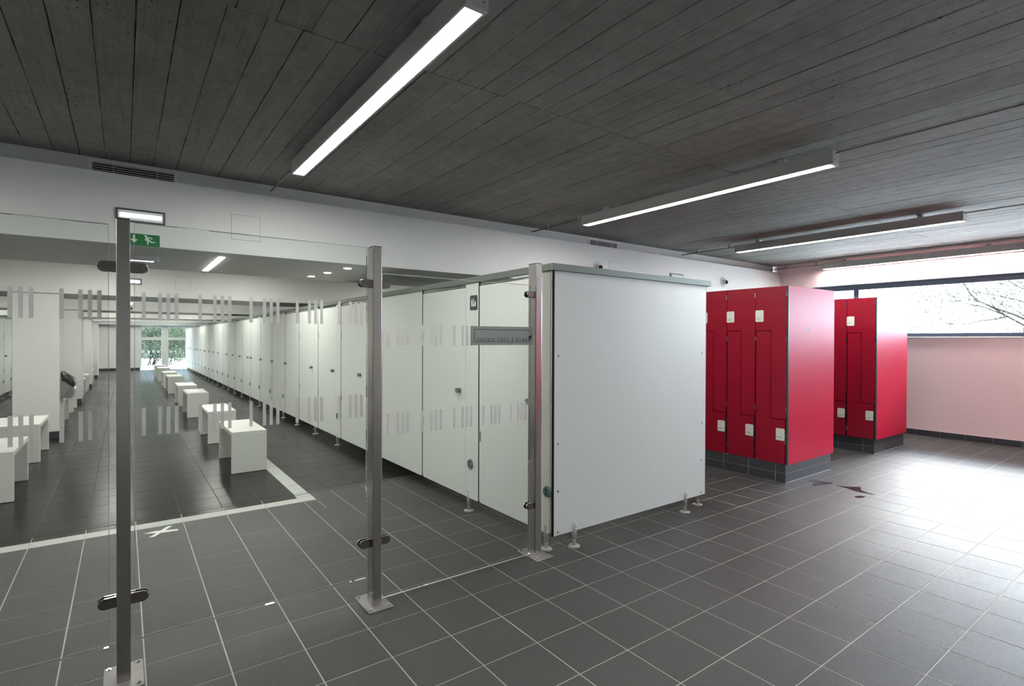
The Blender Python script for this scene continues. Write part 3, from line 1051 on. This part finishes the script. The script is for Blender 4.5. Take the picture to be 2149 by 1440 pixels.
# clean prototype: keep lk0 without lettering until all copies are made
lk0_clean = lk0
cols = []
for blk, (bx, by, cnt, nm, base) in enumerate(((5.420, 2.706, 7, 'front locker block beside the white cubicles', 8087), (7.716, 2.735, 7, 'rear locker block near the window', 8033))):
    for n in range(cnt):
        c = lk0 if (blk == 0 and n == 0) else copy_tree(lk0)
        c.location = (bx, by + 0.3325 * n, 0.188)
        c['label'] = 'red Z-shaped locker pair, %s column of the %s' % (names[n], nm)
        cols.append((c, base - 2 * n))
for c, no in cols:
    n = int(round((c.location.y - 2.7) / 0.3325))
    if n < 4:
        plate_text(c, (str(no), str(no + 1)))


def end_panel(bx, by, w_, label, ym=1):
    t = thing('locker_end_panel', label, 'panel', (bx, by, 0.188), 0, 'red end panels of the locker blocks')
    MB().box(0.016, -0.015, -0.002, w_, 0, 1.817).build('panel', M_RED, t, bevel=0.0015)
    MB().box(-0.002, -0.0145, -0.004, 0.0155, 0.0, 1.819).build('edge_strip', M_EDGE, t)
    return t


def plinth(bx, by, w_, d_, label, side_joints, front_joints):
    t = thing('tiled_plinth', label, 'plinth', (bx, by, 0), 0, 'dark tiled plinths under the lockers')
    MB().box(0.0002, 0.0002, 0.0, w_ - 0.004, d_ - 0.004, 0.186).build('grout_core', M_GROUT, t)
    zs = ((0.002, 0.0915), (0.0945, 0.184))
    for z0, z1 in zs:
        e = [0.0] + side_joints + [d_]
        for a, b_ in zip(e, e[1:]):
            if b_ - a > 0.02:
                MB().box(-0.001, a + 0.0018, z0, 0.0045, b_ - 0.0018, z1).build('tile', M_PLINTH, t)
        e = [0.0] + front_joints + [w_]
        for a, b_ in zip(e, e[1:]):
            if b_ - a > 0.02:
                MB().box(a + 0.0018, -0.001, z0, b_ - 0.0018, 0.0045, z1).build('tile', M_PLINTH, t)
    MB().box(-0.004, -0.004, 0.0, w_, 0.0, 0.0025).build('silicone_bead', M_PALE, t)
    return t


def hex_mark(parent, cx, zc, hw, hh):
    b = MB()
    pts = [(cx - hw, zc), (cx - hw * .72, zc + hh), (cx + hw * .72, zc + hh), (cx + hw, zc), (cx + hw * .72, zc - hh), (cx - hw * .72, zc - hh), (cx - hw, zc)]
    for p, q in zip(pts, pts[1:]):
        seg(b, p, q, 0.003, -0.0152)
    seg(b, (cx - hw, zc), (cx + hw, zc), 0.003, -0.0152)
    b.prism([(cx - hw, zc), (cx - hw * .62, zc - hh * .2), (cx - hw * .72, zc - hh)], -0.0152, -0.0157, 'xz')
    return b.build('arrow_mark', mat('faint_grey_print', (84, 72, 82), 0.5), parent)


e1 = end_panel(5.420, 2.705, 1.023, 'glossy red end panel of the front locker block')
hex_mark(e1, 0.515, 1.392, 0.128, 0.040)
e2 = end_panel(7.716, 2.734, 1.036, 'glossy red end panel of the rear locker block')
hex_mark(e2, 0.530, 1.426, 0.125, 0.040)
plinth(5.428, 2.712, 0.998, 2.335, 'dark tiled plinth under the front locker block', [0.105 + 0.294 * k for k in range(8)], [0.246, 0.545, 0.842])
plinth(7.744, 2.748, 0.990, 2.300, 'dark tiled plinth under the rear locker block', [0.13 + 0.294 * k for k in range(8)], [0.31, 0.61, 0.905])

# locker blocks that stand behind the camera (they show in the polished steel and the glass)
for n, (bx, by) in enumerate(((6.5, -2.62), (8.6, -2.62))):
    t = thing('locker_block', 'red locker block behind the camera, %s' % ('left' if n == 0 else 'right'), 'locker', (bx, by, 0))
    MB().box(0.03, -1.9, 0, 1.0, -0.03, 0.186).build('plinth', M_PLINTH, t)
    MB().box(0.0, -1.93, 0.188, 1.02, 0.0, 2.005).build('body', M_RED, t, bevel=0.002)

# ------------------------------------------------------------------ benches
def bench(w_, l_, label, h=0.446):
    t = thing('bench', label, 'bench', (0, 0, 0), 0, 'white benches in the far room')
    th_ = 0.045
    MB().box(0, 0, h - th_, w_, l_, h).build('seat', M_BENCH, t, bevel=0.003)
    MB().box(0, 0, 0.003, w_, th_, h - th_).build('leg', M_BENCH, t, bevel=0.003)
    MB().box(0, l_ - th_, 0.003, w_, l_, h - th_).build('leg', M_BENCH, t, bevel=0.003)
    return t


b0 = bench(0.345, 0.945, 'white box bench, nearest of the row beside the cubicles')
for n, yy in enumerate((6.33, 8.30, 11.25, 13.20, 16.45, 18.45, 21.35, 23.3)):
    o = b0 if n == 0 else copy_tree(b0)
    o.location = (0.930, yy, 0)
    o['label'] = 'white box bench, %s of the row along the right cubicles' % (['nearest'] + ORD[1:])[n]
b1 = bench(0.46, 0.915, 'white box bench, nearest at the left edge of the picture')
for n, yy in enumerate((6.37, 8.22, 11.35, 13.35, 16.5, 18.3, 21.2)):
    o = b1 if n == 0 else copy_tree(b1)
    o.location = (-0.785 - 0.46, yy, 0)
    o['label'] = 'white box bench, %s of the left row beside the columns' % (['nearest'] + ORD[1:])[n]

# waste bin on the first column
bn = thing('waste_bin', 'small grey waste bin with black bag on the first column', 'bin', (-0.748, 10.22, 0.555))
bb = MB()
bb.poly([(0, 0, 0), (0.125, 0.02, 0), (0.125, 0.36, 0), (0, 0.38, 0), (0, -0.01, 0.34), (0.145, 0, 0.22), (0.145, 0.38, 0.22), (0, 0.39, 0.34)],
        [(0, 3, 2, 1), (0, 1, 5, 4), (1, 2, 6, 5), (2, 3, 7, 6), (3, 0, 4, 7)])
bb.build('bin_body', M_BIN, bn, bevel=0.004)
bg_ = MB()
n_ = 18
ring = []
for lev, (inf, dz) in enumerate(((0.010, -0.06), (0.016, 0.0), (0.010, 0.045), (-0.01, 0.06), (-0.04, 0.03))):
    for k in range(n_):
        a = 2 * math.pi * k / n_
        u = max(-1, min(1, 1.35 * math.cos(a))); v = max(-1, min(1, 1.35 * math.sin(a)))
        xx = 0.0725 + (0.0725 + inf) * u; yy2 = 0.19 + (0.19 + inf) * v
        zz = 0.34 - 0.12 * max(0, min(1, xx / 0.145)) + dz + random.uniform(-0.012, 0.012)
        bg_.v.append((max(xx + random.uniform(-0.004, 0.004), 0.001), yy2, zz))
for lev in range(4):
    for k in range(n_):
        bg_.f.append((lev * n_ + k, lev * n_ + (k + 1) % n_, (lev + 1) * n_ + (k + 1) % n_, (lev + 1) * n_ + k)); bg_.mi.append(0)
bg_.build('bin_bag', M_BAG, bn, smooth=True)

# ------------------------------------------------------------------ things on the lintel wall
def wall_lamp(loc, w_, h_, label, lit=True):
    t = thing('emergency_lamp', label, 'light', loc, 0, 'recessed emergency lamps on the lintels')
    f_ = MB()
    e = 0.012
    f_.box(0, -0.012, 0, w_, 0, e).box(0, -0.012, h_ - e, w_, 0, h_).box(0, -0.012, e, e, 0, h_ - e).box(w_ - e, -0.012, e, w_, 0, h_ - e)
    f_.build('frame', M_EDGE, t)
    MB().box(e, -0.006, e, w_ - e, -0.001, h_ - e).build('diffuser', M_HOUSE, t)
    MB().cyl((e + 0.012, -0.012, h_ * 0.5), 0.016, w_ - 2 * e - 0.024, 'x', 12).build('tube', M_LUME if lit else M_PALE, t)
    return t


def tw(X, Z, k=YW / 4.958):     # numbers measured on a plane at y=4.958
    return X * k, CAM_H + (Z - CAM_H) * k


x0, z0 = tw(-0.046, 2.338)
wall_lamp((-0.047, YW - 0.0005, 2.345), 0.315, 0.101, 'long bright emergency lamp on the lintel above the exit sign')
wall_lamp((-0.065, 10.02 - 0.0005, 2.272), 0.291, 0.092, 'small emergency lamp on the second beam, behind the leftmost post')
wall_lamp((6.620, YW - 0.0005, 2.375), 0.315, 0.080, 'unlit emergency lamp on the lintel just above the cubicle rail', False)

ex = thing('exit_sign', 'green exit sign with white down arrow and running man on the lintel', 'sign', (-0.085, YW - 0.0005, 2.1715))
MB().box(0.045, -0.003, 0, 0.318, 0, 0.090).build('plate', M_EXIT, ex)
MB().prism([(0.146, 0.078), (0.158, 0.078), (0.158, 0.045), (0.175, 0.045), (0.152, 0.018), (0.129, 0.045), (0.146, 0.045)], -0.003, -0.0036, 'xz').build('arrow', M_EXITW, ex)
man = MB()
cx_, cz_ = 0.226, 0.076
man.prism([(cx_ + 0.0085 * math.cos(a * math.pi / 6), cz_ + 0.0085 * math.sin(a * math.pi / 6)) for a in range(12)], -0.003, -0.0036, 'xz')
def limb(p, q, t_):
    seg(man, p, q, t_, -0.003)
limb((0.231, 0.066), (0.246, 0.040), 0.017)      # trunk
limb((0.236, 0.064), (0.256, 0.067), 0.007); limb((0.256, 0.067), (0.268, 0.054), 0.007)
limb((0.230, 0.062), (0.222, 0.048), 0.007); limb((0.222, 0.048), (0.232, 0.040), 0.006)
limb((0.248, 0.042), (0.266, 0.030), 0.010); limb((0.264, 0.031), (0.288, 0.033), 0.008)
limb((0.244, 0.040), (0.238, 0.026), 0.009); limb((0.238, 0.027), (0.240, 0.010), 0.008)
man.build('running_man', M_EXITW, ex)
MB().prism([(0.012, 0.0), (0.105, 0.0), (0.105, 0.078), (0.012, 0.078)][:0] or [(0.075, 0.022), (0.100, 0.022), (0.100, 0.074), (0.075, 0.074)], -0.003, -0.0036, 'xz').build('doorway_mark', M_EXITW, ex)


def hatch(x0, x1, y, z0, z1, label):
    t = thing('access_hatch', label, 'hatch', (x0, y, z0), 0, 'flush access hatches')
    g_ = 0.0018
    w_, h_ = x1 - x0, z1 - z0
    r_ = MB()
    r_.box(0, -0.0012, 0, w_, -0.0002, h_)
    r_.build('joint', MATS['concrete_shadow_gap'], t)
    MB().box(g_, -0.0022, g_, w_ - g_, -0.0012, h_ - g_).build('door_leaf', M_WALL, t)
    return t


hatch(0.739, 0.965, YW, 2.294, 2.507, 'flush white access hatch on the lintel left of centre')
hatch(0.667, 0.873, 10.02, 2.226, 2.429, 'flush white access hatch on the second beam')
hatch(5.319, 5.545, YW, 2.310, 2.524, 'flush white access hatch on the lintel over the cubicle rail')


def vent(x0, x1, label):
    y_ = YW + 0.13
    z0_, z1_ = 2.722, 2.806
    t = thing('air_vent', label, 'vent', (x0, y_, z0_), 0, 'slotted air vents under the ceiling')
    w_, h_ = x1 - x0, z1_ - z0_
    MB().box(0.008, -0.002, 0.004, w_ - 0.008, -0.0005, h_ - 0.004).build('duct_opening', M_VENTD, t)
    f_ = MB()
    f_.box(-0.02, -0.008, -0.008, 0.008, 0, h_ + 0.012).box(w_ - 0.008, -0.008, -0.008, w_ + 0.02, 0, h_ + 0.012)
    f_.box(0.008, -0.008, h_ - 0.003, w_ - 0.008, 0, h_ + 0.012).box(0.008, -0.008, -0.008, w_ - 0.008, 0, 0.003)
    f_.build('frame', M_HOUSE, t)
    for k in range(4):
        z_ = 0.012 + k * (h_ - 0.016) / 4 + 0.008
        MB().box(0.008, -0.007, z_, w_ - 0.008, -0.002, z_ + 0.0045).build('slat', M_HOUSE, t)
    for xx in (w_ * 0.25, w_ * 0.77):
        MB().box(xx, -0.0078, 0.003, xx + 0.004, -0.002, h_ - 0.003).build('divider', M_HOUSE, t)
    return t


vent(-0.200, 0.345, 'slotted air vent under the ceiling at upper left')
vent(5.07, 5.62, 'slotted air vent under the ceiling above the cubicle end panel')


def camera_ball(x_, z_, label):
    t = thing('security_camera', label, 'camera', (x_, YW, z_), 0, 'round wall cameras')
    MB().cyl((0, -0.008, 0), 0.085, 0.008, 'y', 32).build('ring', M_HOUSE, t, bevel=0.002)
    b_ = MB()
    n_, m_ = 20, 8
    for i in range(m_ + 1):
        ph = math.pi / 2 * i / m_
        for k_ in range(n_):
            a = 2 * math.pi * k_ / n_
            b_.v.append((0.052 * math.cos(ph) * math.cos(a) + .0, -0.008 - 0.032 * math.sin(ph), 0.052 * math.cos(ph) * math.sin(a)))
    for i in range(m_):
        for k_ in range(n_):
            b_.f.append((i * n_ + k_, i * n_ + (k_ + 1) % n_, (i + 1) * n_ + (k_ + 1) % n_, (i + 1) * n_ + k_)); b_.mi.append(0)
    b_.build('housing', M_HOUSE, t, smooth=True)
    MB().cyl((0.012, -0.052, -0.004), 0.030, 0.02, 'y', 20).build('lens', M_BLACK, t)
    return t


camera_ball(8.040, 2.413, 'round white wall camera with black lens above the red lockers')
camera_ball(5.105, 2.412, 'round white wall camera with black lens peeping over the cubicle rail')

# ------------------------------------------------------------------ far room lamps
fl = thing('recessed_light', 'narrow bright light strip in the grey soffit behind the glass', 'light', (0.676, 5.31, ZL))
MB().box(-0.004, -0.004, -0.003, 0.056, 1.196, 0.002).build('frame', M_HOUSE, fl)
MB().box(0, 0, -0.005, 0.052, 1.19, -0.003).build('diffuser', M_LUMC, fl)
sl = thing('surface_lamp', 'short lamp bar under the soffit below the exit sign', 'light', (-0.02, 5.60, ZL))

MB().box(0, 0, -0.05, 0.27, 0.055, 0).build('housing', M_HOUSE, sl, bevel=0.004)
MB().box(0.02, 0.006, -0.054, 0.235, 0.049, -0.050).build('diffuser', M_LUME, sl)
ex2 = thing('exit_sign', 'tiny distant green exit sign on the third beam, behind the leftmost post', 'sign', (-0.02, 15.0995, 2.0955))
MB().box(0, -0.003, 0, 0.19, 0, 0.068).build('plate', M_EXIT, ex2)
MB().prism([(0.10, 0.02), (0.13, 0.03), (0.165, 0.012), (0.168, 0.02), (0.14, 0.045), (0.155, 0.06), (0.13, 0.058)], -0.003, -0.0036, 'xz').build('running_man', M_EXITW, ex2)
bl_ = thing('bulkhead_lamp', 'small oval lit lamp on the third beam above the tiny exit sign', 'light', (-0.02, 15.0995, 2.20))
MB().prism(rounded(0, 0.20, 0, 0.085, 0.04, ('bl', 'br', 'tl', 'tr')), -0.04, 0, 'xz').build('base', M_HOUSE, bl_)
MB().prism(rounded(0.012, 0.188, 0.012, 0.073, 0.03, ('bl', 'br', 'tl', 'tr')), -0.055, -0.040, 'xz').build('diffuser', M_LUME, bl_)
for n, (x_, y_) in enumerate(((1.746, 6.32), (1.791, 5.86), (1.843, 5.37))):
    t = thing('downlight', 'round downlight in the soffit, %s of three above the cubicle rail' % ['farthest', 'middle', 'nearest'][n], 'light', (x_, y_, ZL), 0, 'round soffit downlights')
    MB().cyl((0, 0, -0.004), 0.046, 0.004, 'z', 24).build('bezel', M_HOUSE, t)
    MB().cyl((0, 0, -0.006), 0.036, 0.0022, 'z', 24).build('diffuser', M_LUMC, t)
bay = [(6.9, 9.8), (11.6, 14.9), (16.7, 19.4), (21.1, 24.1), (25.7, 29.0)]  # unseen lamps added between the beams to brighten the far room
for n, (a, b_) in enumerate(bay):
    for m, x_ in enumerate((-3.0, -0.2, 1.6, 4.4)):
        t = thing('added_bay_light', 'added unseen ceiling light up in the %s bay of the far room, %s' % (ORD[n], ['leftmost', 'second from the left', 'third from the left', 'rightmost'][m]), 'light', (x_, (a + b_) / 2 - 0.9, 2.615), 0, 'added unseen lights in the far bays')
        MB().box(0, 0, -0.03, 0.12, 1.8, 0).build('housing', M_HOUSE, t)
        MB().box(0.008, 0.01, -0.034, 0.112, 1.79, -0.030).build('diffuser', M_LUMC, t)

# wet-floor reflection painted as flat white slivers behind the glass
tp = thing('painted_reflection', 'crossed white slivers painted as a wet reflection on the floor behind the glass', 'painted reflection', (0.25, 4.76, 0))
MB().prism([(-0.135, 0.02), (-0.06, 0.035), (0.08, -0.01), (0.085, -0.045), (-0.01, -0.037)], 0.0004, 0.0010, 'xy').build('reflection_sliver', M_PALE, tp)
MB().prism([(-0.105, -0.10), (-0.07, -0.10), (0.055, 0.095), (0.02, 0.10)], 0.0012, 0.0018, 'xy').build('reflection_sliver', M_PALE, tp)

M_WATER = mat('thin_dark_water', (44, 42, 50), 0.22, spec=0.3)
PUD = (('dark wet streak on the floor just before the front locker plinth', [(5.706, 2.65), (5.836, 2.604), (5.809, 2.509), (5.878, 2.393), (5.625, 2.465), (5.485, 2.501), (5.664, 2.546)]),
       ('star shaped dark wet streak on the floor right of the front locker block', [(5.752, 2.439), (5.783, 2.311), (5.853, 2.261), (5.919, 2.193), (5.746, 2.153), (5.69, 1.927), (5.652, 2.142), (5.72, 2.272)]),
       ('smallest dark wet spot on the floor before the star shaped streak', [(5.47, 2.12), (5.577, 2.081), (5.577, 2.026), (5.431, 2.057)]),
       ('dark puddle on the bright floor at the right edge of the picture', [(5.717, 1.074), (5.865, 1.079), (5.869, 1.02), (5.904, 0.953), (5.526, 0.892), (5.518, 0.958), (5.558, 1.016), (5.589, 1.072)]))
for lb_, pts_ in PUD:
    cx_ = sum(p[0] for p in pts_) / len(pts_); cy_ = sum(p[1] for p in pts_) / len(pts_)
    # round the outline off a little
    q_ = [((p[0] - cx_) * .85, (p[1] - cy_) * .85) for p in pts_]
    for _ in range(2):
        q_ = [c for a_, b_ in zip(q_, q_[1:] + q_[:1]) for c in ((a_[0] * .75 + b_[0] * .25, a_[1] * .75 + b_[1] * .25), (a_[0] * .25 + b_[0] * .75, a_[1] * .25 + b_[1] * .75))]
    o_ = MB().prism(q_, 0.0004, 0.0011, 'xy').build('puddle', M_WATER)
    o_.location = (cx_, cy_, 0)
    tag(o_, lb_, 'puddle', 'wet spots on the floor')

print('objects', len(bpy.data.objects), 'tris', sum(len(o.data.polygons) * 2 for o in bpy.data.objects if o.type == 'MESH'))
